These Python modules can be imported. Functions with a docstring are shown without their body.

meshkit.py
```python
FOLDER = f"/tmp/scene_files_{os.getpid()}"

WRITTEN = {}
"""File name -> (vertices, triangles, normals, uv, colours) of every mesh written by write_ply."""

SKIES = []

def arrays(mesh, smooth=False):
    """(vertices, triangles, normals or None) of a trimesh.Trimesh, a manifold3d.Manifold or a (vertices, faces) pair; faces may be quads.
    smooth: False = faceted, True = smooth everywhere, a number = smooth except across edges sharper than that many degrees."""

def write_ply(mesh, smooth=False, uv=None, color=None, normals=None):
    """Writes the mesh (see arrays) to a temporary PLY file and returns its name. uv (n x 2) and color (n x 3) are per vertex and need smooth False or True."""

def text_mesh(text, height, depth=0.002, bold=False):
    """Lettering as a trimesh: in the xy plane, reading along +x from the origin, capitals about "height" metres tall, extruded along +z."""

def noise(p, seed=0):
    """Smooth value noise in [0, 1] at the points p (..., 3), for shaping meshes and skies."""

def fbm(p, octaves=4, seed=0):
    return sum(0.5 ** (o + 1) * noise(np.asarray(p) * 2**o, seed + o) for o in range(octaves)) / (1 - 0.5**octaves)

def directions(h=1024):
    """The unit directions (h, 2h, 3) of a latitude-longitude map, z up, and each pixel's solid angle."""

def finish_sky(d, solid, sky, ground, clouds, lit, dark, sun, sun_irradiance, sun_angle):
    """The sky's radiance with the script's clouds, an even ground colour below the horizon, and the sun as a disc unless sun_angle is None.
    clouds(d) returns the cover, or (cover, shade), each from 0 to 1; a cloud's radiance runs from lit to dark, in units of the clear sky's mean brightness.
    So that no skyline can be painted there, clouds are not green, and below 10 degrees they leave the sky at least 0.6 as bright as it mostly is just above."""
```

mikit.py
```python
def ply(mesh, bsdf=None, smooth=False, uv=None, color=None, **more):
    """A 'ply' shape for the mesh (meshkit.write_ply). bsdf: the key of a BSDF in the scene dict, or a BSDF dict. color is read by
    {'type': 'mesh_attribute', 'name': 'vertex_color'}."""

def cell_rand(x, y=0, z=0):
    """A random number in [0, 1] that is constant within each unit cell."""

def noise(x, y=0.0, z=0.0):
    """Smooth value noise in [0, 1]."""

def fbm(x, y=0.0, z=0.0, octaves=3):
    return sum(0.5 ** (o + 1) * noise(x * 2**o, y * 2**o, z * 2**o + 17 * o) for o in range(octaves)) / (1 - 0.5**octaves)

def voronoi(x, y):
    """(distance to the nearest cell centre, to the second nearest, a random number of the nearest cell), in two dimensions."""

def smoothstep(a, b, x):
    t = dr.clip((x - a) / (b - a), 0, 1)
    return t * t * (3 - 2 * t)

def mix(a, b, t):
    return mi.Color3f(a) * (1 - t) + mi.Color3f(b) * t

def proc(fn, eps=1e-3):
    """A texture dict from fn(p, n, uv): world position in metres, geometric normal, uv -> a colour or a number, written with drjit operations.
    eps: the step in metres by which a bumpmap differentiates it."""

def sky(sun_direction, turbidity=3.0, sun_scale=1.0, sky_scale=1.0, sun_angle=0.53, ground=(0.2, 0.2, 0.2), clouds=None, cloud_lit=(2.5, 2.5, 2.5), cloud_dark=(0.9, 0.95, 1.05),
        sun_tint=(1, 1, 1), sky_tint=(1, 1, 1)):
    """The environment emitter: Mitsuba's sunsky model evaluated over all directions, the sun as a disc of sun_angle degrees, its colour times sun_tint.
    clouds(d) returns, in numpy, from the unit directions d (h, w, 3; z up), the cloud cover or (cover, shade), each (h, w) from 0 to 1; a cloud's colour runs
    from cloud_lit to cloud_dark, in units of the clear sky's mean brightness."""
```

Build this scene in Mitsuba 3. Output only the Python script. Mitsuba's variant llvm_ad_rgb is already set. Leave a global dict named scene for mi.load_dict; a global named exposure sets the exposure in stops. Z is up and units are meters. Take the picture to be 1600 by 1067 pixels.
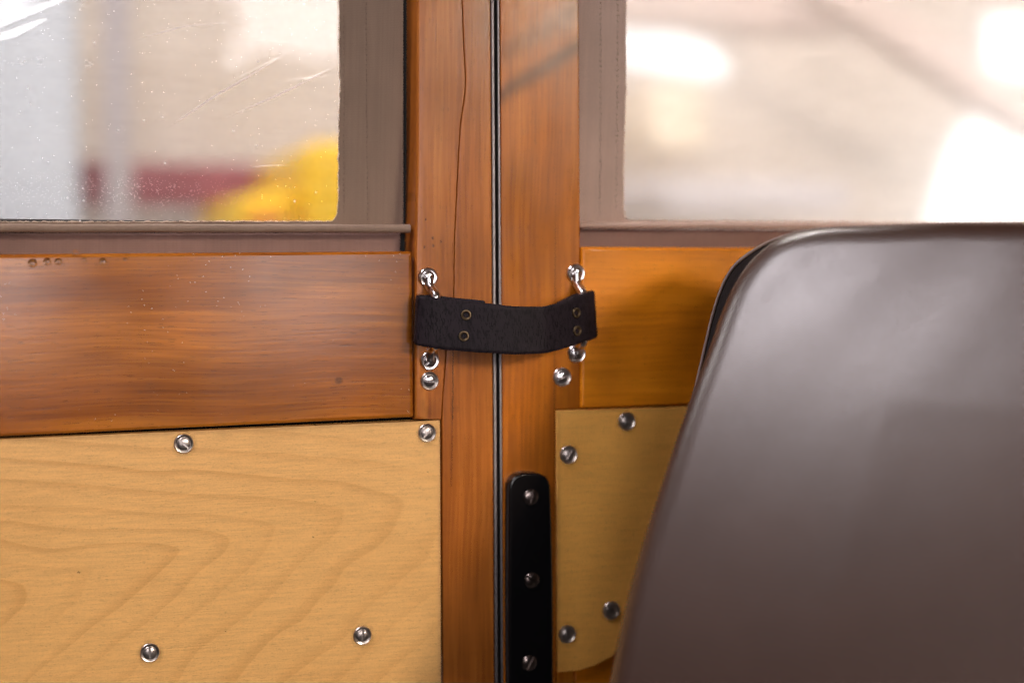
import math, random
import numpy as np, trimesh, shapely, manifold3d as m3
import shapely.geometry as sg
import drjit as dr, mitsuba as mi, mikit, meshkit
from mikit import noise, fbm, smoothstep, mix, cell_rand
T = mi.ScalarTransform4f
scene, labels = {}, {}
rng = np.random.default_rng(7)

# ---------------------------------------------------------------- camera, exposure
exposure = 0.0
W, H, F = 1600.0, 1067.0, 2222.0            # photograph's size and focal length in its pixels (about 50 mm)
YAW, PITCH, ROLL = math.radians(17), math.radians(3.7), math.radians(0.3)
FW = np.array([math.sin(YAW)*math.cos(PITCH), math.cos(YAW)*math.cos(PITCH), -math.sin(PITCH)])
CAM = -FW*1.0
_r = np.cross(FW, [0, 0, 1.0]); _r /= np.linalg.norm(_r); _u = np.cross(_r, FW)
RIGHT = math.cos(ROLL)*_r + math.sin(ROLL)*_u
UP = math.cos(ROLL)*_u - math.sin(ROLL)*_r
scene['camera'] = {'type': 'thinlens', 'fov': math.degrees(2*math.atan(W/2/F)), 'fov_axis': 'x',
                   'to_world': T().look_at(origin=CAM.tolist(), target=(CAM+FW).tolist(), up=UP.tolist()),
                   'aperture_radius': 0.0122, 'focus_distance': 0.945, 'near_clip': 0.01, 'far_clip': 100.0}

def ray(px, py):
    return FW + RIGHT*(px-W/2)/F + UP*(H/2-py)/F
def U(px, py, y=0.0):
    """the point of the plane y that was measured at this place of the photograph"""
    d = ray(px, py); return CAM + d*((y-CAM[1])/d[1])
def U2(px, py, y=0.0):
    p = U(px, py, y); return (p[0], p[2])
def Uf(px, py, y=0.0):
    return tuple(float(v) for v in U(px, py, y))
def poly(pts, y=0.0):
    return [U2(a, b, y) for a, b in pts]

# ---------------------------------------------------------------- lights (windows of the hall and added lights; their frames are built with the hall)
def quad(c, ax, ay):
    c, ax, ay = (np.array(v, float) for v in (c, ax, ay))
    return trimesh.Trimesh([c-ax-ay, c+ax-ay, c+ax+ay, c-ax+ay], [[0, 1, 2], [0, 2, 3]], process=False)
def lit(key, c, ax, ay, rgb):
    scene[key] = mikit.ply(quad(c, ax, ay), 'lamp_glass', emitter={'type': 'area', 'radiance': {'type': 'rgb', 'value': list(rgb)}})
HALL = dict(x0=-5.5, x1=6.5, y0=-4.2, y1=4.0, z0=-1.15, z1=2.7)
scene['lamp_glass'] = {'type': 'diffuse', 'reflectance': {'type': 'rgb', 'value': [.6, .6, .6]}}
# rear wall, behind the photographer (light towards +y)
lit('hall_window__pane', (1.62, HALL['y0']+.03, 1.34), (-.38, 0, 0), (0, 0, .34), (99, 84, 68))
lit('hall_window_001__pane', (0.47, HALL['y0']+.03, 0.35), (-.27, 0, 0), (0, 0, .62), (6.5, 6.2, 6.2))
lit('hall_window_002__pane', (-.88, HALL['y0']+.03, 0.5), (-.48, 0, 0), (0, 0, .75), (8, 7.6, 7.7))
lit('hall_window_007__pane', (-2.75, HALL['y0']+.03, .95), (-.7, 0, 0), (0, 0, .9), (1.8, 1.6, 1.5))  # unseen window, added as fill for the doors
# end wall to the side (light towards +x): the cool daylight on the seat
lit('hall_window_003__pane', (HALL['x0']+.03, -1.3, 1.75), (0, 1.5, 0), (0, 0, .75), (.25, .27, .33))
# unseen roof light, added for the cool sheen on the head of the seat
lit('added_roof_light__pane', (-1.85, -.62, HALL['z1']-.04), (.58, 0, 0), (0, -.62, 0), (17, 15.8, 16.6))
# far wall, seen through the clear curtains (light towards -y)
Y1 = HALL['y1']-.03
def lit_far(key, x0, y0, x1, y1, rgb):
    a, b = U(x0, y1, Y1), U(x1, y0, Y1)
    lit(key, (a+b)/2, ((b-a)[0]/2, 0, 0), (0, 0, (b-a)[2]/2), rgb)
def lit_poly(key, pts, rgb):
    q = [U(a, b, Y1) for a, b in pts]; c = np.mean(q, 0); n = len(q)
    scene[key] = {**mikit.ply(trimesh.Trimesh(q+[c], [[n, i, (i+1) % n] for i in range(n)], process=False), 'lamp_glass'), 'emitter': {'type': 'area', 'radiance': {'type': 'rgb', 'value': list(rgb)}}}
lit_poly('hall_window_004__pane', [(1410, 430), (1800, 430), (1800, 168), (1530, 172), (1490, 205), (1468, 262), (1446, 340)], (1.05, 1.03, 1.02))
lit_poly('hall_window_005__pane', [(960, 100), (1050, 116), (1120, 128), (1142, 108), (1108, 66), (1030, 44), (960, 34)], (1.15, 1.17, 1.2))
lit_far('hall_window_006__pane', 1535, 40, 1800, 120, (1.3, 1.27, 1.28))
for i, (x, y) in enumerate([(-2.6, 1.7), (0.2, 1.5), (3.0, 1.2), (-2.4, -1.6), (2.6, -1.2)]):
    out = i < 3
    lit('ceiling_lamp' + (f'_{i:03d}' if i else '') + '__diffuser', (x, y, HALL['z1']-.06), (.6, 0, 0), (0, -.16, 0), [(46, 44.5, 44.5), (40, 38, 36.5), (88, 83, 78)][i] if out else (3, 2.8, 2.6))

# ---------------------------------------------------------------- helpers
def tag(key, label, cat=None, group=None, kind=None):
    d = {'label': label} if label else {}
    if cat: d['category'] = cat
    if group: d['group'] = group
    if kind: d['kind'] = kind
    labels[key] = d
def numbered(key):
    k, i = key, 0
    while k in scene or any(s.startswith(k+'__') for s in scene) or k in labels:
        i += 1; k = f'{key}_{i:03d}'
    return k
def add(key, mesh, bsdf, smooth=35, **kw):
    k = numbered(key); scene[k] = mikit.ply(mesh, bsdf, smooth=smooth, **kw); return k
def box(x0, x1, y0, y1, z0, z1):
    b = trimesh.creation.box([x1-x0, y1-y0, z1-z0]); b.apply_translation([(x0+x1)/2, (y0+y1)/2, (z0+z1)/2]); return b
def join(*ms): return trimesh.util.concatenate(list(ms))
def ring_clean(pts, step=None, corner=0.0):
    p = sg.Polygon(pts)
    if corner: p = p.buffer(-corner, quad_segs=6).buffer(corner, quad_segs=6)
    p = shapely.geometry.polygon.orient(p, 1.0)
    c = np.array(p.exterior.coords)[:-1]
    if step:
        c = np.array(shapely.segmentize(sg.Polygon(c), step).exterior.coords)[:-1]
        c = np.array(shapely.geometry.polygon.orient(sg.Polygon(c), 1.0).exterior.coords)[:-1]
    return c
def miters(c):
    a, b = c-np.roll(c, 1, 0), np.roll(c, -1, 0)-c
    a /= np.linalg.norm(a, axis=1, keepdims=True)+1e-12; b /= np.linalg.norm(b, axis=1, keepdims=True)+1e-12
    na, nb = np.stack([-a[:, 1], a[:, 0]], 1), np.stack([-b[:, 1], b[:, 0]], 1)
    m = na+nb; m /= np.maximum((m*na).sum(1, keepdims=True), .35)
    return m                                  # inward offset direction of a counter-clockwise ring
def slab(pts, y, depth, bevel=.0012, corner=0.0, step=None, segs=4):
    """a board in the wall: outline in x and z, front face at y, rounded front edges"""
    c = ring_clean(pts, step, corner); m = miters(c); n = len(c); V, Fc = [], []
    if callable(bevel): bevel = bevel(c)[:, None]
    levels = [(0*bevel, y+depth+0*bevel)] + [(bevel*(1-math.cos(t)), y+bevel*(1-math.sin(t))) for t in np.linspace(0, math.pi/2, segs+1)]
    for d, yy in levels:
        q = c+m*d; V.append(np.stack([q[:, 0], np.broadcast_to(np.ravel(yy), n), q[:, 1]], 1))
    i = np.arange(n); j = (i+1) % n
    for k in range(len(levels)-1):
        a = k*n
        Fc += [np.stack([a+i, a+j, a+n+j], 1), np.stack([a+i, a+n+j, a+n+i], 1)]
    q = c+m*levels[-1][0]
    tv, tf = trimesh.creation.triangulate_polygon(sg.Polygon(q), engine='earcut')
    # the triangulation keeps the ring's points; match them to the last ring
    from scipy.spatial import cKDTree
    idx = cKDTree(q).query(tv)[1]
    tf = idx[tf]
    tri = q[tf]; e1, e2 = tri[:, 1]-tri[:, 0], tri[:, 2]-tri[:, 0]; area = e1[:, 0]*e2[:, 1]-e1[:, 1]*e2[:, 0]
    tf[area < 0] = tf[area < 0][:, ::-1]
    Fc.append(tf + (len(levels)-1)*n)
    Fc.append(tf[:, ::-1])
    return trimesh.Trimesh(np.vstack(V), np.vstack(Fc), process=False)
def lathe(profile, segs=32):
    """profile of (radius, height): turned about -y, height towards the viewer"""
    p = np.array(profile, float); t = np.linspace(0, 2*math.pi, segs, endpoint=False)
    V = np.stack([np.outer(p[:, 0], np.cos(t)), np.repeat(-p[:, 1:2], segs, 1), np.outer(p[:, 0], np.sin(t))], -1).reshape(-1, 3)
    Fc = []
    for k in range(len(p)-1):
        for i in range(segs):
            a, b, c, d = k*segs+i, k*segs+(i+1) % segs, (k+1)*segs+(i+1) % segs, (k+1)*segs+i
            Fc += [[a, b, c], [a, c, d]]
    m = trimesh.Trimesh(V, Fc); m.merge_vertices(); m.update_faces(m.nondegenerate_faces()); 
    return m
def tube(path, radii, segs=14, flat=None):
    path = np.array(path, float); n = len(path); radii = np.broadcast_to(radii, n)
    t = np.gradient(path, axis=0); t /= np.linalg.norm(t, axis=1, keepdims=True)
    u = np.cross(t[0], [.3, .9, .1]); V = []
    for k in range(n):
        u = u-t[k]*(u@t[k]); u /= np.linalg.norm(u); v = np.cross(t[k], u)
        a = np.linspace(0, 2*math.pi, segs, endpoint=False)
        V.append(path[k]+radii[k]*(np.outer(np.cos(a), u)+np.outer(np.sin(a), v)))
    Fc = []
    for k in range(n-1):
        for i in range(segs):
            a, b, c, d = k*segs+i, k*segs+(i+1) % segs, (k+1)*segs+(i+1) % segs, (k+1)*segs+i
            Fc += [[a, b, c], [a, c, d]]
    V = np.vstack(V+[path[:1], path[-1:]]); e = n*segs
    for i in range(segs):
        Fc += [[e, (i+1) % segs, i], [e+1, (n-1)*segs+i, (n-1)*segs+(i+1) % segs]]
    return trimesh.Trimesh(V, Fc, process=False)
def curve(pts, n):
    from scipy.interpolate import PchipInterpolator
    p = np.array(pts, float); s = np.r_[0, np.cumsum(np.linalg.norm(np.diff(p, axis=0), axis=1))]
    return PchipInterpolator(s, p, axis=0)(np.linspace(0, s[-1], n))
def place(mesh, p, spin=0.0, tilt=0.0):
    m = mesh.copy()
    if tilt: m.apply_transform(trimesh.transformations.rotation_matrix(tilt, [0, 0, 1]))
    if spin: m.apply_transform(trimesh.transformations.rotation_matrix(spin, [0, -1, 0]))
    m.apply_translation(p); return m

# ---------------------------------------------------------------- materials
def grain(p, vertical, seed, wave=.004, stretch=30.0):
    """(fine fibre, broad figure, pores): noises drawn out along the grain"""
    a, c = (p.z, p.x) if vertical else (p.x, p.z)
    w = c + wave*(noise(a*14+seed, c*22, 3.1)-.5)*2 + wave*.35*(noise(a*50, c*60+seed, 1.7)-.5)
    fine = fbm(w*820, a*820/stretch+seed, 0.0, octaves=2)
    mid = fbm(w*260+seed, a*260/stretch, 5.0, octaves=3)
    broad = fbm(w*55, a*6+seed, 2.0, octaves=3)
    pores = smoothstep(.80, .92, noise(w*2400+seed*7, a*150, 9.0))
    return fine, mid, broad, pores, a, c
def wood(name, vertical, dark, base, light, seed, rough=.24, coat=.18, figure=None, bump=.00003, wave=.004, coat_gloss=.9, fine_amt=.5, broad_amt=.7, pore=.16, spec=.26, mid_amt=.5):
    def colour(p, n, uv):
        fine, mid, broad, pores, a, c = grain(p, vertical, seed, wave)
        t = dr.clip(.5 + (broad-.5)*broad_amt + (mid-.5)*mid_amt + (fine-.5)*fine_amt, 0, 1)
        col = dr.select(t < .5, mix(dark, base, t*2), mix(base, light, t*2-1))
        col = col*(1-pore*pores)
        blotch = fbm(a*18, c*25+seed, 8.0, octaves=2)
        col = col*(.70+.60*blotch)
        return figure(p, col) if figure else col
    def height(p, n, uv):
        fine, mid, broad, pores, a, c = grain(p, vertical, seed, wave)
        lump = fbm(p.x*160, p.z*160, seed, octaves=2)
        return (fine*.45+mid*.4-pores*.3 + lump*.6)
    def rough_fn(p, n, uv):
        return rough*(.75+.5*fbm(p.x*40, p.z*40, seed+3.0, octaves=2))
    scene[name] = {'type': 'twosided', 'nested': {'type': 'bumpmap', 'arbitrary': mikit.proc(height, 2.5e-4), 'scale': bump, 'bsdf': {
        'type': 'principled', 'base_color': mikit.proc(colour), 'roughness': mikit.proc(rough_fn), 'specular': spec, 'clearcoat': coat, 'clearcoat_gloss': coat_gloss}}}

CR = [Uf(a, b) for a, b in [(722, -20), (724, 60), (727, 130), (719, 200), (715, 270), (712, 330), (710, 380), (709, 450), (708, 560), (707, 655), (705, 760)]]
def lower_crack(p, col):
    """a fine check in the post that runs on under the split"""
    d = mi.Float(1.0)
    for (a, b), k in zip(zip(CR[7:-1], CR[8:]), (1, 1, .5)):
        t = dr.clip((p.z-a[2])/(b[2]-a[2]), 0, 1)
        x = a[0]+(b[0]-a[0])*t + .0005*(noise(p.z*300)-.5)
        inz = (p.z <= a[2]) & (p.z > b[2])
        d = dr.select(inz, 1-k*.8*(1-smoothstep(.0001, .0006, dr.abs(p.x-x))), d)
    # small dark pin knots
    for (px, py, r) in [(665, 343, 1.6), (676, 372, 2.2), (689, 377, 1.8), (663, 386, 1.8), (677, 384, 2.2), (665, 602, 1.0)]:
        q = Uf(px, py); d = d*(1-.65*(1-smoothstep(.3, 1.0, dr.sqrt(dr.square((p.x-q[0])/(r*.0005))+dr.square((p.z-q[2])/(r*.0008))))))
    # dark weathering at the foot of the short piece
    q = Uf(668, 640); e = dr.sqrt(dr.square((p.x-q[0])/.012)+dr.square((p.z-q[2])/.013))
    return col*d*(1-.45*(1-smoothstep(.2, 1.0, e))*fbm(p.x*500, p.z*120))
def post_shadow_bands(p, col):
    """two soft shadow bands of the hood frame, painted across the post head"""
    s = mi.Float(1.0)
    for (p0, p1, wd, k) in [((775, 155), (915, 68), .0062, .60), ((790, 85), (900, 12), .0085, .34)]:  # shadow of two bars, put into the colour
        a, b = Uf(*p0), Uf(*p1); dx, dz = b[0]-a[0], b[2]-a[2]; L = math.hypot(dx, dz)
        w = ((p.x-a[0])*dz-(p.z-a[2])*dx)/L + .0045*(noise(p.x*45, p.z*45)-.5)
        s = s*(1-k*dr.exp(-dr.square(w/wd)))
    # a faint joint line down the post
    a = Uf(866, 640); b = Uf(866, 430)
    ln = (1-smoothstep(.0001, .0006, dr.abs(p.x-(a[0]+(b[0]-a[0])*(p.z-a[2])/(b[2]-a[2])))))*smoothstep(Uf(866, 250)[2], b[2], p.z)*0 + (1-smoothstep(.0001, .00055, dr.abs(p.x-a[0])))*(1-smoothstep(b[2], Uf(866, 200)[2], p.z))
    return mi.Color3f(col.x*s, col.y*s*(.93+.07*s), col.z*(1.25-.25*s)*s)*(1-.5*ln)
KNOT = Uf(528, 594)
def rail_knot(p, col):
    e = dr.sqrt(dr.square((p.x-KNOT[0])/.0036)+dr.square((p.z-KNOT[2])/.0032))
    d = 1-.6*(1-smoothstep(.5, 1.0, e))*(.5+.5*noise(p.x*1500, p.z*1500))
    # long dark flame of the grain
    flame = fbm(p.x*9+3, p.z*95-p.x*8, 4.0, octaves=3)
    col = col*(1-.16*smoothstep(.5, .8, flame))
    # fine pale dust on the varnish
    sp = cell_rand(p.x*1300, p.z*1300, 4); dust = dr.select(sp > .9955, .5, 0.0)*smoothstep(.35, .6, fbm(p.x*20, p.z*20, 2.0, octaves=2))
    return mix(col*d, mi.Color3f(.75, .68, .6), dust)

wood('wood_post', True, (.22, .058, .008), (.36, .108, .015), (.46, .168, .030), 1.3, rough=.23, figure=lower_crack, wave=.0014)
wood('wood_post_amber', True, (.29, .072, .004), (.46, .132, .006), (.56, .195, .013), 7.9, rough=.24, figure=post_shadow_bands, wave=.002)
wood('wood_rail', False, (.175, .043, .003), (.29, .083, .006), (.43, .145, .014), 3.7, rough=.17, figure=rail_knot, wave=.0022, bump=.000022, broad_amt=.7, spec=.42, coat=.18, fine_amt=.5, pore=.3, mid_amt=.45)
wood('wood_rail_amber', False, (.46, .13, .004), (.62, .195, .006), (.72, .25, .012), 5.1, rough=.28)

TIP = Uf(477, 815); AXS = math.tan(math.radians(10.2))
def ply_rings(px_, pz_, tip, axs, ku, kl, wob):
    s = (px_-tip[0]); w = (pz_-tip[2]) - (-s)*(-axs)
    k = dr.select(w > 0, ku, kl)
    f = s + dr.sqrt(dr.square(w*k)+5e-4) + wob*(fbm(px_*16, pz_*30, 1.0, octaves=2)-.5)
    return f
def ply_wood(name, tip, axs, ku, kl, spacing, base, line, seed, grow=.0):
    def colour(p, n, uv):
        f = ply_rings(p.x, p.z, tip, axs, ku, kl, .035)
        g = dr.select(f < 0, f/spacing, f/(spacing*1.35))
        ph = g-dr.floor(g)
        ring = smoothstep(.45, .93, ph)*smoothstep(.3, .93, ph)*(1-smoothstep(.94, 1.0, ph))      # soft late wood, then a sharp return
        amp = (.35+.65*cell_rand(g, 3, seed))*(.55+.6*smoothstep(.02, -.25, p.x))
        fib = fbm(p.x*70, p.z*1100, seed, octaves=2); fleck = noise(p.x*420, p.z*2200, seed+4)
        blotch = fbm(p.x*14+seed, p.z*20, 2.0, octaves=3)
        col = mix(base, line, dr.clip(ring*amp*.40 + (blotch-.5)*.4, 0, 1))
        spk = noise(p.x*1300, p.z*1300, seed)
        for (px, py, r) in ([(123, 893, 2.6), (489, 838, 2.2), (492, 783, 1.8), (668, 737, 1.6), (493, 664, 1.8), (352, 985, 1.4)] if seed == 2.0 else []):
            q = Uf(px, py); col = col*(1-.6*(1-smoothstep(.3, 1.0, dr.sqrt(dr.square((p.x-q[0])/(r*.0005))+dr.square((p.z-q[2])/(r*.0003))))))
        grime = mi.Float(0.0)                    # dirt round the screws and along the joints
        for (px, py) in ([(287, 693), (667, 676), (234, 1019), (566, 992)] if seed == 2.0 else [(979, 658), (888, 710), (886, 990), (955, 953)]):
            q = Uf(px, py); e = dr.sqrt(dr.square(p.x-q[0])+dr.square(p.z-q[2]))
            grime = dr.maximum(grime, (1-smoothstep(.0064, .0100, e))*(.35+.65*noise(p.x*420, p.z*420, seed)))
        (ax, _, az), (bx, _, bz), (rx, _, _) = (Uf(-140, 692), Uf(687, 656.5), Uf(688.5, 850)) if seed == 2.0 else (Uf(870, 641.5), Uf(1330, 627), Uf(870, 850))
        dtop = az+(bz-az)*(p.x-ax)/(bx-ax)-p.z
        grime = dr.maximum(grime, (1-smoothstep(.0, .0035, dr.minimum(dtop, dr.abs(p.x-rx))))*(.2+.8*fbm(p.x*120, p.z*120, seed+2)))
        col = col*(1-.30*grime)
        col = col*(.86+.20*fib+.10*spk)*(1-.12*smoothstep(.74, .95, fleck))
        return col
    def height(p, n, uv): return fbm(p.x*80, p.z*1200, seed, octaves=2)*.5 + fbm(p.x*300, p.z*300, 3.0, octaves=2)*.6
    scene[name] = {'type': 'twosided', 'nested': {'type': 'bumpmap', 'arbitrary': mikit.proc(height, 2.5e-4), 'scale': .000022, 'bsdf': {
        'type': 'principled', 'base_color': mikit.proc(colour), 'roughness': .36, 'specular': .25, 'clearcoat': .1, 'clearcoat_gloss': .75}}}
ply_wood('plywood', TIP, AXS, 3.4, 1.55, .037, (.66, .375, .135), (.47, .22, .056), 2.0)
ply_wood('plywood_dark', Uf(1010, 890), .1, 2.2, 2.0, .022, (.95, .475, .105), (.82, .36, .062), 6.0)

def cloth(name, base, seed):
    def colour(p, n, uv):
        weave = .5+.25*dr.sin(p.x*2*math.pi/.0009)+.25*dr.sin(p.z*2*math.pi/.0011)
        v = fbm(p.x*30, p.z*30, seed, octaves=3); rib = noise(p.x*900, p.z*20, seed)
        return mi.Color3f(base)*(.80+.18*weave+.16*v+.10*(rib-.5))
    def height(p, n, uv):
        return .5*dr.sin(p.x*2*math.pi/.0009)+.5*dr.sin(p.z*2*math.pi/.0011) + 3*fbm(p.x*60, p.z*60, seed, octaves=2)
    scene[name] = {'type': 'twosided', 'nested': {'type': 'bumpmap', 'arbitrary': mikit.proc(height, 2e-4), 'scale': .00006, 'bsdf': {
        'type': 'principled', 'base_color': mikit.proc(colour), 'roughness': .75, 'specular': .25, 'sheen': .3}}}
cloth('canvas', (.24, .168, .13), 3.0)
cloth('canvas_band', (.22, .132, .110), 8.0)
cloth('canvas_pink', (.48, .345, .29), 5.0)

def leather_crack(p):
    x = p.x*1300 + p.z*120 + 1.5*fbm(p.x*200, p.z*200, 2.0, octaves=2)
    return fbm(x, p.z*420, 1.0, octaves=3)
def lc_col(p, n, uv):
    c = leather_crack(p)
    return mix((.006, .0044, .006), (.016, .0112, .0155), smoothstep(.25, .6, c))*(.8+.4*fbm(p.x*60, p.z*60, 4.0))
scene['black_leather'] = {'type': 'twosided', 'nested': {'type': 'bumpmap', 'arbitrary': mikit.proc(lambda p, n, uv: leather_crack(p), 1.5e-4), 'scale': .00006, 'bsdf': {
    'type': 'principled', 'base_color': mikit.proc(lc_col), 'roughness': .5, 'specular': .10}}}
scene['cut_leather'] = {'type': 'twosided', 'nested': {'type': 'principled', 'base_color': {'type': 'rgb', 'value': [.06, .045, .038]}, 'roughness': .8}}
def seat_h(p, n, uv):
    g = noise(p.x*900, p.y*900, p.z*900); c = noise(p.x*2100, p.y*2100, p.z*2100)
    return g+.5*c
def seat_col(p, n, uv):
    v = fbm(p.x*22, p.y*22, p.z*22, octaves=3)
    return mi.Color3f(.036, .0155, .0100)*(.85+.3*v)
scene['seat_leather'] = {'type': 'twosided', 'nested': {'type': 'bumpmap', 'arbitrary': mikit.proc(seat_h, 2e-4), 'scale': .00005, 'bsdf': {
    'type': 'principled', 'base_color': mikit.proc(seat_col), 'roughness': .35, 'specular': .9, 'clearcoat': .0, 'clearcoat_gloss': .3}}}
scene['seat_shell'] = {'type': 'twosided', 'nested': {'type': 'principled', 'base_color': {'type': 'rgb', 'value': [.012, .007, .006]}, 'roughness': .6, 'specular': .1}}
scene['seat_piping'] = {'type': 'twosided', 'nested': {'type': 'principled', 'base_color': {'type': 'rgb', 'value': [.16, .11, .095]}, 'roughness': .55}}
def metal(name, col, rough, wear=.5):
    def r(p, n, uv): return rough*(.6+.9*fbm(p.x*900, p.y*900, p.z*900, octaves=2))
    def c(p, n, uv): return mi.Color3f(col)*(1-wear*.5*smoothstep(.5, .8, fbm(p.x*700, p.y*700, p.z*700, octaves=2)))
    scene[name] = {'type': 'twosided', 'nested': {'type': 'principled', 'base_color': mikit.proc(c), 'metallic': 1.0, 'roughness': mikit.proc(r)}}
metal('chrome', (.70, .67, .68), .15)
metal('screw_steel', (.46, .41, .39), .33)
metal('washer_steel', (.66, .60, .57), .28)
metal('brass_black', (.15, .108, .065), .42)
metal('edge_metal', (.26, .235, .24), .48)
scene['black_enamel'] = {'type': 'twosided', 'nested': {'type': 'principled', 'base_color': {'type': 'rgb', 'value': [.002, .002, .003]}, 'roughness': .12, 'specular': .45, 'clearcoat': .4, 'clearcoat_gloss': .97}}
scene['dark_rubber'] = {'type': 'twosided', 'nested': {'type': 'principled', 'base_color': {'type': 'rgb', 'value': [.008, .007, .007]}, 'roughness': .7}}
scene['water'] = {'type': 'dielectric', 'int_ior': 1.33}
scene['thread'] = {'type': 'twosided', 'nested': {'type': 'principled', 'base_color': {'type': 'rgb', 'value': [.17, .12, .095]}, 'roughness': .8}}
scene['raw_edge'] = {'type': 'twosided', 'nested': {'type': 'principled', 'base_color': {'type': 'rgb', 'value': [.62, .50, .42]}, 'roughness': .8}}

# clear plastic of the curtains: creases gone milky, dust, wipe marks
def seg_dist(p, pts):
    best, along = mi.Float(9.0), mi.Float(0.0)
    tot = len(pts)-1
    for k in range(tot):
        a, b = pts[k], pts[k+1]; dx, dz = b[0]-a[0], b[2]-a[2]; L2 = dx*dx+dz*dz
        t = dr.clip(((p.x-a[0])*dx+(p.z-a[2])*dz)/L2, 0, 1)
        d = dr.sqrt(dr.square(p.x-a[0]-dx*t)+dr.square(p.z-a[2]-dz*t))
        along = dr.select(d < best, (k+t)/tot, along); best = dr.minimum(best, d)
    return best, along
YP = .0295
CREASES = [([(-30, 62), (60, 26), (135, -4)], .0022, .95), ([(-30, 74), (20, 66), (76, 38)], .0030, .95), ([(205, 68), (280, 48), (345, 42)], .0016, .4),
           ([(258, 203), (330, 155), (430, 97)], .0016, .5), ([(375, 266), (410, 262), (458, 260)], .0015, .45), ([(340, 190), (430, 152), (520, 108)], .0012, .14), ([(350, 165), (450, 130), (520, 122)], .0012, .12)]
CREASES_W = [([Uf(a, b, YP) for a, b in pts], w, k) for pts, w, k in CREASES]
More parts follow.
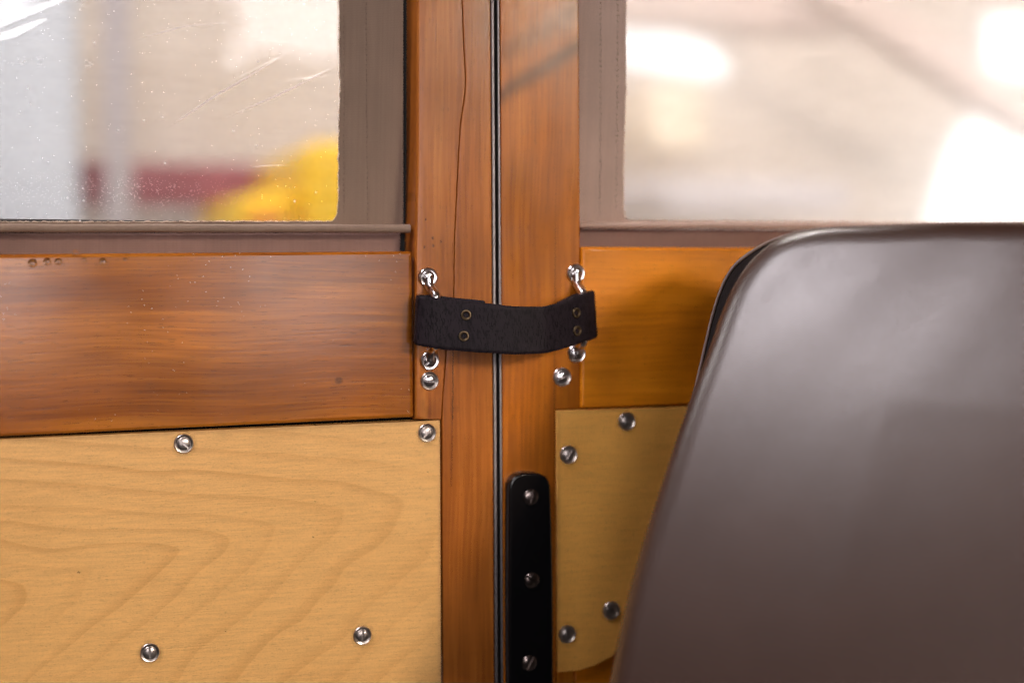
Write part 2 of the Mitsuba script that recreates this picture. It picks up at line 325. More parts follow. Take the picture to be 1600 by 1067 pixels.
def dust_left(p, n, uv):
    v = mi.Float(0.0)
    for sc, thr, r, k, sd in ((130, .972, .13, .8, 1), (380, .989, .22, .6, 2), (900, .991, .35, .45, 5)):
        cx, cz = dr.floor(p.x*sc), dr.floor(p.z*sc)
        fx, fz = p.x*sc-cx-.5-.5*(cell_rand(cx, cz, sd+11)-.5), p.z*sc-cz-.5-.5*(cell_rand(cx, cz, sd+12)-.5)
        on = dr.select(cell_rand(cx, cz, sd) > thr, 1.0, 0.0)*smoothstep(.25, .6, fbm(p.x*12, p.z*12, sd, octaves=2))
        v = dr.maximum(v, on*k*(1-smoothstep(r*.5, r, dr.sqrt(dr.square(fx)+dr.square(fz)))))
    # dry wipe marks, short and level
    q = Uf(40, 100, YP); band = dr.exp(-dr.square((p.z-q[2])/.0022))*(1-smoothstep(q[0]+.015, q[0]+.075, p.x))
    v = dr.maximum(v, band*smoothstep(.6, .85, noise(p.x*500, p.z*700))*smoothstep(.4, .6, noise(p.x*70))*.7)
    q = Uf(190, 300, YP); low = dr.exp(-dr.square((p.z-q[2])/.012)-dr.square((p.x-q[0])/.06))
    v = dr.maximum(v, low*smoothstep(.66, .9, noise(p.x*1100, p.z*1300))*.35)
    for pts, w, k in (CREASES_W[3], CREASES_W[5], CREASES_W[2]):
        d, s = seg_dist(p, pts); v = dr.maximum(v, .30*(1-smoothstep(.1, 1.0, d/(w*.8)))*dr.sin(s*math.pi))
    haze = .02+.04*fbm(p.x*25, p.z*140, 3.0, octaves=2)
    return dr.clip(dr.maximum(v, haze), 0, 1)
W2 = [[Uf(a, b, YP) for a, b in [(985, 190), (1020, 200), (1050, 228), (1085, 236)]]]
def dust_right(p, n, uv):
    d, s = seg_dist(p, W2[0])
    v = .45*(1-smoothstep(.1, 1.0, d/.0028))*dr.sin(s*math.pi)
    return dr.clip(dr.maximum(v, 0.58+.16*fbm(p.x*20, p.z*60, 3.0, octaves=2)), 0, 1)
scene['milky_film'] = {'type': 'principledthin', 'base_color': {'type': 'rgb', 'value': [.93, .93, .95]}, 'roughness': .5, 'diff_trans': .8, 'eta': 1.3}
scene['clouded_film'] = {'type': 'principledthin', 'base_color': {'type': 'rgb', 'value': [.97, .96, .955]}, 'spec_trans': .93, 'roughness': .33, 'diff_trans': 1.0, 'eta': 1.35}
for nm, fn in (('clear_film', dust_left), ('clear_film_soft', dust_right)):
    scene[nm] = {'type': 'blendbsdf', 'weight': mikit.proc(fn), 'bsdf_0': {'type': 'thindielectric', 'int_ior': 1.4}, 'bsdf_1': {'type': 'ref', 'id': 'milky_film' if nm == 'clear_film' else 'clouded_film'}}

# hall
def plaster(name, base, seed, rough=.8):
    def c(p, n, uv): return mi.Color3f(base)*(.92+.16*fbm(p.x*2+seed, p.y*2, p.z*2, octaves=3))
    scene[name] = {'type': 'twosided', 'nested': {'type': 'principled', 'base_color': mikit.proc(c), 'roughness': rough, 'specular': .2}}
plaster('plaster', (.72, .655, .605), 1.0)
plaster('dark_brick', (.13, .10, .09), 11.0)
plaster('plaster_white', (.80, .79, .78), 2.0)
plaster('concrete', (.28, .255, .24), 3.0)
plaster('steel_grey', (.42, .39, .41), 4.0)
plaster('bench_grey', (.56, .55, .60), 12.0)
plaster('roof_beam', (.56, .46, .43), 9.0)
plaster('panel_blue', (.62, .67, .74), 5.0)
plaster('maroon', (.31, .105, .13), 6.0)
plaster('yellow_paint', (.88, .55, .02), 7.0, .35)
plaster('orange_paint', (.80, .25, .05), 8.0, .35)
plaster('cream', (.88, .78, .62), 10.0)
scene['tyre_rubber'] = {'type': 'twosided', 'nested': {'type': 'principled', 'base_color': {'type': 'rgb', 'value': [.03, .03, .03]}, 'roughness': .8}}

# ---------------------------------------------------------------- the hall
h = HALL
add('floor', box(h['x0'], h['x1'], h['y0'], h['y1'], h['z0']-.1, h['z0']), 'concrete', False); tag('floor', 'grey concrete floor of the hall', kind='structure')
add('ceiling', box(h['x0'], h['x1'], h['y0'], h['y1'], h['z1'], h['z1']+.1), 'concrete', False); tag('ceiling', 'grey ceiling of the hall', kind='structure')
for i, b in enumerate([(h['x0'], h['x1'], h['y1'], h['y1']+.15, h['z0'], h['z1']), (h['x0'], h['x1'], h['y0']-.15, h['y0'], h['z0'], h['z1']),
                       (h['x0']-.15, h['x0'], h['y0'], h['y1'], h['z0'], h['z1']), (h['x1'], h['x1']+.15, h['y0'], h['y1'], h['z0'], h['z1'])]):
    k = add('hall_wall', box(*b), 'plaster' if i == 0 else 'dark_brick', False)
    tag(k, ['beige plaster wall out of focus beyond both clear curtain windows', 'dark brick wall with windows behind the photographer', 'dark brick end wall with a broad window', 'plain dark brick end wall of the hall'][i], 'wall')
def window_frame(key, axis):
    m = meshkit.WRITTEN[scene[key+'__pane']['filename']][0]; lo, hi = m.min(0)-.02, m.max(0)+.02; t = .06; parts = []
    a = {'x': 0, 'y': 1}[axis]
    for lo_, hi_ in (((lo[a]-t, lo[2]-t), (lo[a], hi[2]+t)), ((hi[a], lo[2]-t), (hi[a]+t, hi[2]+t)), ((lo[a], lo[2]-t), (hi[a], lo[2])), ((lo[a], hi[2]), (hi[a], hi[2]+t))):
        c = [0]*6
        o = 1-a; c[2*a], c[2*a+1], c[4], c[5] = lo_[0], hi_[0], lo_[1], hi_[1]; c[2*o], c[2*o+1] = lo[o]-.015, hi[o]+.0
        parts.append(box(*c))
    add(key+'__frame', join(*parts), 'plaster_white', False)
WL = ['bright square window high in the wall behind the photographer', 'broad window in the middle of the wall behind the photographer', 'tall window in the wall behind the photographer near the corner', 'broad cool window in the end wall of the hall',
      'big overexposed window behind the pale curtain, low by the seat', 'small white window patch near the top of the pale curtain, by its hem', 'bright window patch above the dark sloping beam', 'added fill window in the dark brick wall behind the photographer, farthest along']
for i in range(8):
    k = 'hall_window' + (f'_{i:03d}' if i else '')
    if i not in (4, 5, 6): window_frame(k, 'y' if i == 3 else 'x'); tag(k, WL[i], 'window')
for i in range(5):
    k = 'ceiling_lamp' + (f'_{i:03d}' if i else '')
    m = meshkit.WRITTEN[scene[k+'__diffuser']['filename']][0]; lo, hi = m.min(0), m.max(0)
    add(k+'__housing', box(lo[0]-.03, hi[0]+.03, lo[1]-.03, hi[1]+.03, lo[2]+.004, h['z1']-.002), 'plaster_white', False)
    tag(k, 'long white lamp on the hall ceiling', 'lamp', 'lamps on the hall ceiling')
m = meshkit.WRITTEN[scene['added_roof_light__pane']['filename']][0]; lo, hi = m.min(0), m.max(0)
add('added_roof_light__frame', box(lo[0]-.05, hi[0]+.05, lo[1]-.05, hi[1]+.05, lo[2]+.004, h['z1']-.002), 'plaster_white', False); tag('added_roof_light', 'broad cool roof light added in the hall ceiling for the seat sheen', 'roof light')
def far_box(key, x0, y0, x1, y1, y, depth, bsdf, foot=False):
    a, b = U(x0, y1, y), U(x1, y0, y)
    m = slab([(a[0], h['z0'] if foot else a[2]), (b[0], h['z0'] if foot else a[2]), (b[0], b[2]), (a[0], b[2])], y, depth, .01)
    return add(key, m, bsdf)
k = far_box('sliding_door', -420, -260, 118, 345, 3.3, .08, 'panel_blue', True); tag(k, 'out-of-focus pale blue panel or door beyond the clear window with creases', 'door')
k = far_box('hall_column', 166, -300, 200, 345, 3.0, .14, 'steel_grey', True); tag(k, 'out-of-focus grey column standing before the dark red board', 'column')
k = far_box('red_board', 121, 263, 640, 318, 3.55, .25, 'maroon'); tag(k, 'out-of-focus dark red board along the hall wall behind the grey column', 'board')
k = far_box('cream_cupboard', 1022, 130, 1108, 232, 3.3, .4, 'cream'); tag(k, 'out-of-focus cream box under the small white window patch', 'cupboard')
# sloping roof beam beyond the pale curtain
a, b = U(1290, -30, 2.9), U(1640, 195, 2.9); d = (b-a)/np.linalg.norm(b-a); nrm = np.array([-d[2], 0, d[0]])
t_ = .052; k = add('roof_brace', slab([tuple((a+nrm*t_)[[0, 2]]), tuple((a-nrm*t_)[[0, 2]]), tuple((b-nrm*t_)[[0, 2]]), tuple((b+nrm*t_)[[0, 2]])], 2.9, .12, .008), 'roof_beam')
tag(k, 'out-of-focus dark brown brace sloping across the pale curtain window', 'beam')
k = far_box('roof_beam_pale', 960, -90, 1330, 28, 3.2, .2, 'roof_beam'); labels[k] = {}
scene['roof_beam_001_tmp'] = scene.pop(k); labels.pop(k); scene['tie_beam'] = scene.pop('roof_beam_001_tmp'); tag('tie_beam', 'out-of-focus brownish beam along the top of the pale curtain window', 'beam')
k = far_box('workbench', 1040, 285, 1330, 330, 3.2, .5, 'bench_grey'); tag(k, 'out-of-focus greyish bench low beyond the pale curtain window', 'bench')
# yellow vehicle: bonnet, cab, bumper
yv = 2.6
def yv_part(name, pts, depth, bsdf, bev=.03): return add('yellow_vehicle__'+name, slab(poly(pts, yv), yv, depth, bev, corner=.03), bsdf)
yv_part('cab', [(474, 240), (490, 220), (700, 220), (700, 420), (468, 420), (466, 300)], 1.2, 'yellow_paint')
add('yellow_vehicle__bonnet', slab(poly([(368, 326), (384, 302), (462, 294), (462, 420), (362, 420)], yv-.05), yv-.05, 1.1, .03, corner=.03), 'yellow_paint')
add('yellow_vehicle__bumper', slab(poly([(396, 336), (446, 334), (446, 350), (396, 352)], yv-.15), yv-.15, .12, .015), 'orange_paint')
for q in (380, 620):
    c = U(q, 470, yv+.1); cyl = trimesh.creation.cylinder(.3, .16, sections=24, transform=trimesh.transformations.rotation_matrix(math.pi/2, [1, 0, 0]))
    cyl.apply_translation([c[0], yv+.1, h['z0']+.3]); add('yellow_vehicle__wheel', cyl, 'tyre_rubber')
tag('yellow_vehicle', 'bright yellow out-of-focus vehicle behind the corner of the creased clear window', 'vehicle')

# ---------------------------------------------------------------- the unseen rest of the cabin, with blocks added to shade the seat
cb = add('cabin_body__opposite_side', box(-1.5, 1.6, -1.60, -1.55, -.62, -.14), 'canvas_band', False)
add('cabin_body__floor_boards', box(-1.5, 1.6, -1.55, -.05, -.66, -.62), 'dark_rubber', False)
add('cabin_body__added_front_block', box(-.80, -.74, -1.55, -.06, -.62, .13), 'dark_rubber', False)  # added block that keeps window light off the lower seat
add('cabin_body__added_side_block', box(-1.05, -.405, -.03, .02, -.62, .60), 'dark_rubber', False)  # added block that cuts side light to the lower seat
add('cabin_body__roof_rail', box(-.40, 1.6, .0, .05, .452, .599), 'canvas', False)
add('cabin_body__roof', box(-.05, 1.6, -1.60, .06, .60, .62), 'canvas', False)  # unseen roof, front cut back so light reaches the seat
tag('cabin_body', 'canvas roof, floor and opposite side of the unseen car cabin, with added light blocks', 'car body')

# ---------------------------------------------------------------- the door on one side of the gap
D = 'wooden_door'
yR, yP = -.0035, -.0012        # front faces of the rails and the plywood; the posts' front is y = 0
cr = [(722, -340), (721, -60), (724, 60), (727, 130), (719, 200), (715, 270), (712, 330), (710, 380), (709, 450), (708, 490)]
def wavy(pts, step, amp, seed):
    """an uneven line through the points"""
    p = curve(pts, max(4, int(sum(np.hypot(*np.diff(np.array(pts, float), axis=0).T))/step)))
    r = np.random.default_rng(seed); p[1:-1, 0] += r.normal(0, amp, len(p)-2); return [tuple(q) for q in p]
crL = wavy(cr, 9, .22, 1)
tail = [(703, 500), (697, 548), (694, 590), (691.5, 620), (690, 655)]
add(D+'__stile', slab(poly([(652, -340)] + [(a-.3, b) for a, b in crL] + [(a-.5, b) for a, b in tail] + [(648, 655), (648, 392), (651, 250)]), 0, .075, lambda c: np.where(c[:, 0] < U(665, 0)[0], .0026, .0004), step=.012), 'wood_post')
add(D+'__stile', slab(poly([(764.6, -340), (772.8, 1110), (692, 1110), (691, 655)] + [(a+.6, b) for a, b in tail[::-1][1:]] + [(a+.6, b) for a, b in crL[::-1]]), 0, .032, .0009, step=.012), 'wood_post')
add(D+'__rail', slab(poly([(-140, 398.5), (644, 393), (646.5, 652), (-140, 689)], yR), yR, .034, .0026, corner=.0016, step=.02), 'wood_rail')
add(D+'__panel', slab(poly([(-140, 692), (687.5, 656.5), (690, 1110), (-140, 1110)], yP), yP, .010, .0006), 'plywood')
add(D+'__backing_board', box(U(-160, 0)[0], U(690, 0)[0], .0435, .048, U(0, 1110)[2], U(0, 600)[2]), 'dark_rubber', False)
add(D+'__backing_board', box(U(-160, 0)[0], U(640, 0)[0], .0437, .048, U(0, 1110)[2], U(0, 340)[2]), 'dark_rubber', False)
def strip(key, x0, x1, y, bsdf):
    return add(key, slab(poly([(x0-6.9, -340), (x1-6.9, -340), (x1+1.5, 1110), (x0+1.5, 1110)], y), y, .03, .0005), bsdf)
strip(D+'__edge_trim', 772.6, 777.2, -.0006, 'edge_metal')
add(D+'__added_gap_strip', box(U(600, 0, .0285)[0], U(652, 0, .0285)[0], .0312, .040, U(0, 397)[2], U(0, -330)[2]), 'dark_rubber', False)  # added dark strip for the shade in the gap; stops light leaks
tag(D, 'reddish brown wooden door side with pale plywood panel and check strap post', 'door')

E = 'wooden_door_001'
strip(E+'__edge_trim', 781.8, 785.6, -.0004, 'edge_metal')
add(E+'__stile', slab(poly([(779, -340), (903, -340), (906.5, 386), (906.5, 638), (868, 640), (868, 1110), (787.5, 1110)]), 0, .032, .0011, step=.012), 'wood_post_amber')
add(E+'__rail', slab(poly([(908.6, 386), (1790, 391), (1790, 610), (907.2, 638)], yR+.002), yR+.002, .034, .0024, corner=.001, step=.02), 'wood_rail_amber')
add(E+'__panel', slab(poly([(869.5, 641.5), (1790, 613.5), (1790, 880), (1330, 905), (1060, 968), (1000, 998), (958, 1024), (930, 1039), (905, 1047), (871, 1050)], yP), yP, .010, .0006), 'plywood_dark')
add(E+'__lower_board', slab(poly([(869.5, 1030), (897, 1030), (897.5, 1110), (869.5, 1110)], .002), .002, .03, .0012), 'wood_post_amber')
add(E+'__lower_board', slab(poly([(899, 1020), (1330, 915), (1790, 890), (1790, 1110), (899.5, 1110)], .002), .002, .03, .0012), 'wood_rail_amber')
add(E+'__backing_board', box(U(784, 0)[0], U(1790, 0)[0], .0435, .048, U(0, 1110)[2], U(0, 362)[2]), 'dark_rubber', False)
add(E+'__added_gap_strip', box(U(880, 0, .033)[0], U(915, 0, .033)[0], .0335, .042, U(0, 390)[2], U(0, -330)[2]), 'dark_rubber', False)  # added dark strip that closes the gap to outside light
tag(E, 'amber orange wooden door side behind the seat, with the black metal bar', 'door')
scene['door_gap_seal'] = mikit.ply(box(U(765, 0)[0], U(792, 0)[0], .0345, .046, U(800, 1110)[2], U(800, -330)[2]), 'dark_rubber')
tag('door_gap_seal', 'black rubber seal deep in the gap between the two doors', 'seal')

# screws: cup washer + raised slotted head
def dome(r, hgt, slot=True, w=.0011, depth=.0011):
    prof = [(r*1.0, -.001), (r, 0)] + [(r*math.cos(t), hgt*math.sin(t)**.9) for t in np.linspace(.12, math.pi/2-.02, 9)] + [(0, hgt)]
    body = m3.Manifold.revolve(m3.CrossSection([[(0, -.001)] + [(max(a, 0), b) for a, b in prof]]), 40)     # turned about z
    if slot:
        body = body - m3.Manifold.cube((w, 4*r, depth*2), True).translate((0, 0, hgt))
    g = body.to_mesh(); v = np.array(g.vert_properties[:, :3]); f = np.array(g.tri_verts)
    return trimesh.Trimesh(np.stack([v[:, 0], -v[:, 2], v[:, 1]], 1), f)       # z becomes -y
def washer(r0, r1, t):
    return lathe([(r1, -.0005), (r1, t*.35), (r1-.0004, t*.8), ((r0+r1)/2+.0003, t), (r0+.0003, t*.75), (r0-.0008, t*.1), (r0-.0008, -.0005)], 36)
HEAD, HEAD_PLAIN, CUP = dome(.0045, .0016, w=.0013, depth=.0015), dome(.0048, .0024, w=.0009, depth=.0005), washer(.0045, .0066, .0013)
def screw(owner, px, py, y, spin, ring=True, size=1.0, mat='screw_steel', plain=False):
    p = U(px, py, y); k = numbered(owner+'__screw')
    hd = place(HEAD_PLAIN if plain else HEAD, (0, 0, 0), spin); hd.apply_scale(size); hd.apply_translation([p[0], y-(.0005 if ring else .0), p[2]])
    scene[k] = mikit.ply(hd, mat, smooth=32)
    if ring:
        c = CUP.copy(); c.apply_scale(size); c.apply_translation([p[0], y, p[2]]); scene[k+'__washer'] = mikit.ply(c, 'washer_steel', smooth=40)
for (px, py, a) in [(287, 693, 45), (667, 676, -38), (234, 1019, 4), (566, 992, -6)]: screw(D, px, py, yP, math.radians(a))
screw(D, 671, 595, 0, math.radians(80), mat='chrome')
for (px, py, a) in [(979, 658, 20), (888, 710, -32), (886, 990, 15), (955, 953, 35)]: screw(E, px, py, yP, math.radians(a), size=1.03)
screw(E, 878, 589, 0, math.radians(-70), mat='chrome', size=1.05)

# ---------------------------------------------------------------- strap brackets: bent rods with flattened, screwed eyes
def bracket(key, top, bot, rod, y_rod, label):
    e0, e1 = U(*top), U(*bot)
    r0, r1 = U(rod[0], rod[1], y_rod), U(rod[0], rod[2], y_rod)
    path = [e0+[0, -.0025, 0], e0*.75+r0*.25+[0, -.001, 0]]
    path = curve([e0+[0, -.002, .001], e0+(r0-e0)*[.25, .18, .45], e0+(r0-e0)*[.62, .70, .82], r0+[0, 0, -.001], r0+[0, 0, -.008], r1+[0, 0, .008], r1+[0, 0, .001],
                  e1+(r1-e1)*[.62, .70, .82], e1+(r1-e1)*[.25, .18, .45], e1+[0, -.002, -.001]], 70)
    add(key+'__rod', tube(path, .0033, 16), 'chrome', True)
    eye = lathe([(.0066, .0), (.0069, .0010), (.0066, .0021), (.0059, .0026), (.0048, .0024), (0, .0024)], 30)
    for e, a in ((e0, 72), (e1, -50)):
        k = numbered(key+'__eye'); scene[k] = mikit.ply(place(eye, (e[0], 0, e[2])), 'chrome', smooth=40)
        scene[k+'__screw'] = mikit.ply(place(HEAD, (e[0], -.0025, e[2]), math.radians(a)), 'chrome', smooth=32)
    tag(key, label, 'bracket')
bracket('strap_bracket', (668, 433), (671, 563), (681, 461, 541), -.0155, 'shiny screwed rod bracket through the strap loop beside the reddish rail')
bracket('strap_bracket_001', (899, 427), (900, 552), (911, 458, 536), -.0125, 'shiny screwed rod bracket through the strap loop near the seat')

# ---------------------------------------------------------------- leather check strap
def strap():
    # (px top, py top, px bottom, py bottom, y) along the centre of the leather, from the back flap round one rod, across, and round the other
    rows = [(757, 470, 752, 545, -.0265), (730, 467, 726, 541, -.0200), (700, 464, 697, 538, -.0145), (670, 461, 667, 535, -.0095), (657, 461, 654, 536, -.0090),
            (652.5, 462, 649.5, 537, -.0125), (655, 463, 651, 539, -.0190), (668, 464, 665, 541.5, -.0225), (700, 467, 696, 546, -.0262), (728, 470, 724, 549, -.0295), (755, 473.5, 752, 551, -.0325), (785, 477, 782, 553, -.0345),
            (815, 479, 813, 553.5, -.0355), (845, 479, 846, 552, -.0345), (868, 475, 872, 547, -.0310), (886, 468, 890, 541, -.0275), (904, 461, 909, 535, -.0230), (918, 456.5, 923, 530.5, -.0175), (926, 454.5, 931, 527.5, -.0115),
            (924, 454, 929, 527, -.0060), (912, 456, 917, 529, -.0050), (898, 460, 902, 533, -.0120), (884, 467, 888, 539, -.0195), (872, 472, 876, 544, -.0250)]
    t = np.array([U(a, b, y) for a, b, c, d, y in rows]); bt = np.array([U(c, d, y) for a, b, c, d, y in rows])
    n = 260
    from scipy.interpolate import CubicSpline, PchipInterpolator
    mid = (t+bt)/2; s = np.r_[0, np.cumsum(np.linalg.norm(np.diff(mid, axis=0), axis=1))]; ss = np.linspace(0, s[-1], n)
    t, bt = PchipInterpolator(s, t, axis=0)(ss), PchipInterpolator(s, bt, axis=0)(ss)
    c = (t+bt)/2; tg = np.gradient(c, axis=0); up = t-bt; hh = np.linalg.norm(up, axis=1, keepdims=True); up /= hh
    nr = np.cross(tg, up); nr /= np.linalg.norm(nr, axis=1, keepdims=True)     # towards the viewer on the front layer
    if nr[n//2][1] > 0: nr = -nr
    th, e = .00135, .0007
    m = 26; w = np.linspace(-1, 1, m); V = []
    prof = [(ww, +1) for ww in w] + [(ww, -1) for ww in w[::-1]]
    edge = np.random.default_rng(4)
    wob = np.convolve(edge.normal(0, .0004, n+20), np.ones(12)/12, 'same')[10:-10]
    for k in range(n):
        for ww, sd in prof:
            inset = e if abs(ww) == 1 else 0
            d = 1-max(0, abs(ww)-.94)/.06*.45
            V.append(c[k]+up[k]*(ww*(hh[k, 0]/2) + (wob[k] if abs(ww) > .9 else 0)) + nr[k]*sd*th*d)
    P = len(prof); Fc = []
    for k in range(n-1):
        for i in range(P):
            a, b = k*P+i, k*P+(i+1) % P
            Fc += [[a, b, b+P], [a, b+P, a+P]]
    for base, fl in ((0, 1), ((n-1)*P, -1)):
        for i in range(m-1):
            q = [base+i, base+i+1, base+P-2-i, base+P-1-i]
            Fc += [[q[0], q[1], q[2]][::-fl], [q[0], q[2], q[3]][::-fl]]
    mesh = trimesh.Trimesh(np.array(V), Fc, process=False)
    return mesh, c, up, nr, hh, ss
SM, SC, SU, SN, SH, SS = strap()
add('check_strap__band', SM, 'black_leather', 40)
ring = lathe([(.0037, -.0003), (.0037, .0005), (.0033, .0010), (.0027, .0011), (.0021, .0006), (.0018, -.0002), (.0013, -.0008), (0, -.0009)], 28)
def on_strap(px, py):
    """where the ray of this measurement meets the strap's front layer"""
    d = ray(px, py); best = None
    loc, ir, it = SM.ray.intersects_location([CAM], [d/np.linalg.norm(d)], multiple_hits=False)
    return loc[0], SM.face_normals[it[0]]
for px, py in [(728.5, 492), (725, 525), (900, 489), (901.5, 517)]:
    p, nn = on_strap(px, py)
    if nn@(p-CAM) > 0: nn = -nn
    M = trimesh.geometry.align_vectors([0, -1, 0], nn); r_ = ring.copy(); r_.apply_transform(M); r_.apply_translation(p+nn*.0002)
    add('check_strap__eyelet', r_, 'brass_black', 40)
tag('check_strap', 'cracked black leather check strap with dull brass eyelets looped across the door gap', 'strap')

# ---------------------------------------------------------------- black bar
yB = -.010
HEAD_BAR = dome(.0056, .0019, w=.0015, depth=.0017)
bar = [(796, 1110), (795, 765), (798, 752), (806, 743), (818, 739), (836, 739), (849, 742), (857, 749), (860.5, 762), (864.5, 1110)]
add('metal_bar__plate', slab([tuple(q) for q in curve(poly(bar, yB), 80)], yB, .0098, .0018, step=.004), 'black_enamel')
for i, (px, py, a) in enumerate([(829.5, 776, -12), (831, 906, 50), (827, 1035, -30)]):
    p = U(px, py, yB); k = numbered('metal_bar__screw'); scene[k] = mikit.ply(place(HEAD_BAR, (p[0], yB-.0002, p[2]), math.radians(a)), 'screw_black' , smooth=32)
metal('screw_black', (.22, .18, .17), .22)
tag('metal_bar', 'glossy black metal bar with rounded top and three screws on the amber post', 'metal bar')

# ---------------------------------------------------------------- side curtains
yC = .0265
def ragged(pts, step_px, amp, seed):
    p = np.array(pts, float); out = []
    r = np.random.default_rng(seed)
    for a, b in zip(p[:-1], p[1:]):
        n = max(1, int(np.hypot(*(b-a))/step_px)); nrm = np.array([-(b-a)[1], (b-a)[0]])/(np.hypot(*(b-a))+1e-9)
        for k in range(n): out.append(a+(b-a)*k/n + nrm*r.normal(0, amp))
    return [tuple(q) for q in out]
def sheet_with_hole(outer, hole, y, depth):
    P = sg.Polygon(outer, [hole]).buffer(0)
    v, f = trimesh.creation.triangulate_polygon(P, engine='earcut'); n = len(v)
    V = np.vstack([np.stack([v[:, 0], np.full(n, y), v[:, 1]], 1), np.stack([v[:, 0], np.full(n, y+depth), v[:, 1]], 1)])
    Fc = [f[:, ::-1], f+n]
    for rg in [P.exterior, *P.interiors]:
        q = np.array(rg.coords)[:-1]
        from scipy.spatial import cKDTree
        i = cKDTree(v).query(q)[1]; j = np.roll(i, -1)
        Fc += [np.stack([i, j, j+n], 1), np.stack([i, j+n, i+n], 1)]
    m = trimesh.Trimesh(V, np.vstack(Fc), process=False); m.fix_normals(); return m
def rounded(pts, r0=None): return pts
def U_lean(px, py, y, k):
    """as U, on a plane whose head leans in by k; zb is the curtain's foot"""
    d = ray(px, py); zb = .085
    return CAM + d*((y-CAM[1]-k*(CAM[2]-zb))/(d[1]+k*d[2]))
TILT = {'side_curtain': 0.12, 'side_curtain_001': .10}
def curtain(key, outer, hole, pane, stitch, lip, band, cloth_, label, film, seed, soft):
    U = lambda a, b, y=0.0: U_lean(a, b, y, TILT[key])
    two = lambda pts: [(q[0], q[2]) for q in (U(a, b, yC) for a, b in pts)]
    def lean(m):
        v = np.array(m.vertices); v[:, 1] -= TILT[key]*(v[:, 2]-.085); return trimesh.Trimesh(v, m.faces, process=False)
    add(key+'__border', lean(sheet_with_hole(two(outer), two(hole), yC, .0016)), cloth_, False)
    # pane: one slightly wavy sheet
    q0, q1 = U(*pane[0], YP), U(*pane[1], YP); x0, z1, x1, z0 = q0[0], q0[2], q1[0], q1[2]; nx, nz = (420, 400) if key == 'side_curtain' else (120, 70)
    X, Z = np.meshgrid(np.linspace(x0, x1, nx), np.linspace(z0, z1, nz)); 
    Yw = YP + .0007*(meshkit.fbm(np.stack([X*9, Z*14, X*0+seed], -1), 3, seed=seed)-.5)
    for pts, w, k in (CREASES_W if key == 'side_curtain' else []):          # sharp folds pressed into the film
        ls = sg.LineString([(q[0], q[2]) for q in pts]).simplify(0); P2 = shapely.points(np.stack([X.ravel(), Z.ravel()], 1))
        dd = shapely.distance(ls, P2).reshape(X.shape); al = np.clip(shapely.line_locate_point(ls, P2, normalized=True).reshape(X.shape), 0, 1)
        Yw = Yw - k*.16*w*np.exp(-(dd/(w*(.4+.6*np.sin(np.pi*al))))**2)*np.sin(np.pi*np.clip(al*.96+.02, 0, 1))**.5
    V = np.stack([X, Yw, Z], -1).reshape(-1, 3); i = np.arange(nx*nz).reshape(nz, nx)
    a, b, c, d = i[:-1, :-1].ravel(), i[:-1, 1:].ravel(), i[1:, 1:].ravel(), i[1:, :-1].ravel()
    add(key+'__window_pane', lean(trimesh.Trimesh(V, np.vstack([np.stack([a, b, c], 1), np.stack([a, c, d], 1)]), process=False)), film, True)
    # machine stitches
    ms = []; r = np.random.default_rng(seed)
    for pts, px_len in stitch:
        p = curve(pts, 400); L = np.r_[0, np.cumsum(np.hypot(*np.diff(p, axis=0).T))]; s = 0
        while s < L[-1]-px_len:
            q0 = [np.interp(s, L, p[:, k]) for k in (0, 1)]; q1 = [np.interp(s+px_len*.55, L, p[:, k]) for k in (0, 1)]
            a, b = U(q0[0]+r.normal(0, .25), q0[1], yC), U(q1[0]+r.normal(0, .25), q1[1], yC); mm = (a+b)/2
            ms.append(tube([a+[0, .0002, 0], a*.6+b*.4+[0, -.0004, 0], b*.6+a*.4+[0, -.0004, 0], b+[0, .0002, 0]], [.00015, .0003, .0003, .00015], 5)); s += px_len
    add(key+'__stitching', join(*ms), 'thread', True); labels[key+'__stitching'] = {'kind': 'stuff'}
    # rolled hem along the bottom and the flat band under it
    (xa, ya, xb, yb, hpx, yl) = lip
    n = 60; xs = np.linspace(xa, xb, n); prof = []
    A = [(0, .013)] ; V = []
    for k, x in enumerate(xs):
        yy = ya+(yb-ya)*k/(n-1) + (np.sin(k*.9+seed)*.12+np.sin(k*.37)*.25)
        top, bot = U_lean(x, yy, yl, 0), U_lean(x, yy+hpx, yl, 0); r_ = (top[2]-bot[2])/2; cz = (top[2]+bot[2])/2
        for t in np.linspace(0, 2*math.pi, 18, endpoint=False):
            ca, sa = math.cos(t), math.sin(t)
            V.append([top[0], yl+.004-.006*np.sign(ca)*abs(ca)**.6, cz+r_*np.sign(sa)*abs(sa)**.7])
    Fc = []
    for k in range(n-1):
        for i in range(18):
            a, b = k*18+i, k*18+(i+1) % 18; Fc += [[a, b, b+18], [a, b+18, a+18]]
    for base, o in ((0, 1), ((n-1)*18, -1)):
        for i in range(1, 17): Fc.append([base, base+i, base+i+1][::o])
    m = trimesh.Trimesh(np.array(V), Fc, process=False); m.fix_normals()
    add(key+'__hem', m, cloth_, 50)
    add(key+'__band', slab(poly(band, .0185), .0235, .008, .002), 'canvas_band')
    add(key+'__rough_edge', raw_rim(hole, seed, U), 'raw_edge', True); labels[key+'__rough_edge'] = {'label': 'pale frayed edge of the cut-out around the clear pane'}
    tag(key, label, 'side curtain')
def raw_rim(hole, seed, U):
    """pale cut edge that stands a little proud of the cloth along the opening"""
    r = np.random.default_rng(seed+50); p = np.array([U(a, b, yC-.0001) for a, b in hole])
    p = p[(p[:, 2] < U(0, -60, yC)[2]+1)]
    rad = np.clip(.00032+r.normal(0, .00016, len(p)), .0001, .0007)
    return tube(p, rad, 6)
holeL = ragged([(533, -325), (530, 60), (531.5, 130), (529, 220), (528.5, 310), (527, 335), (521, 345), (505, 346.5), (330, 346), (120, 347), (-160, 346)], 4, .55, 3)
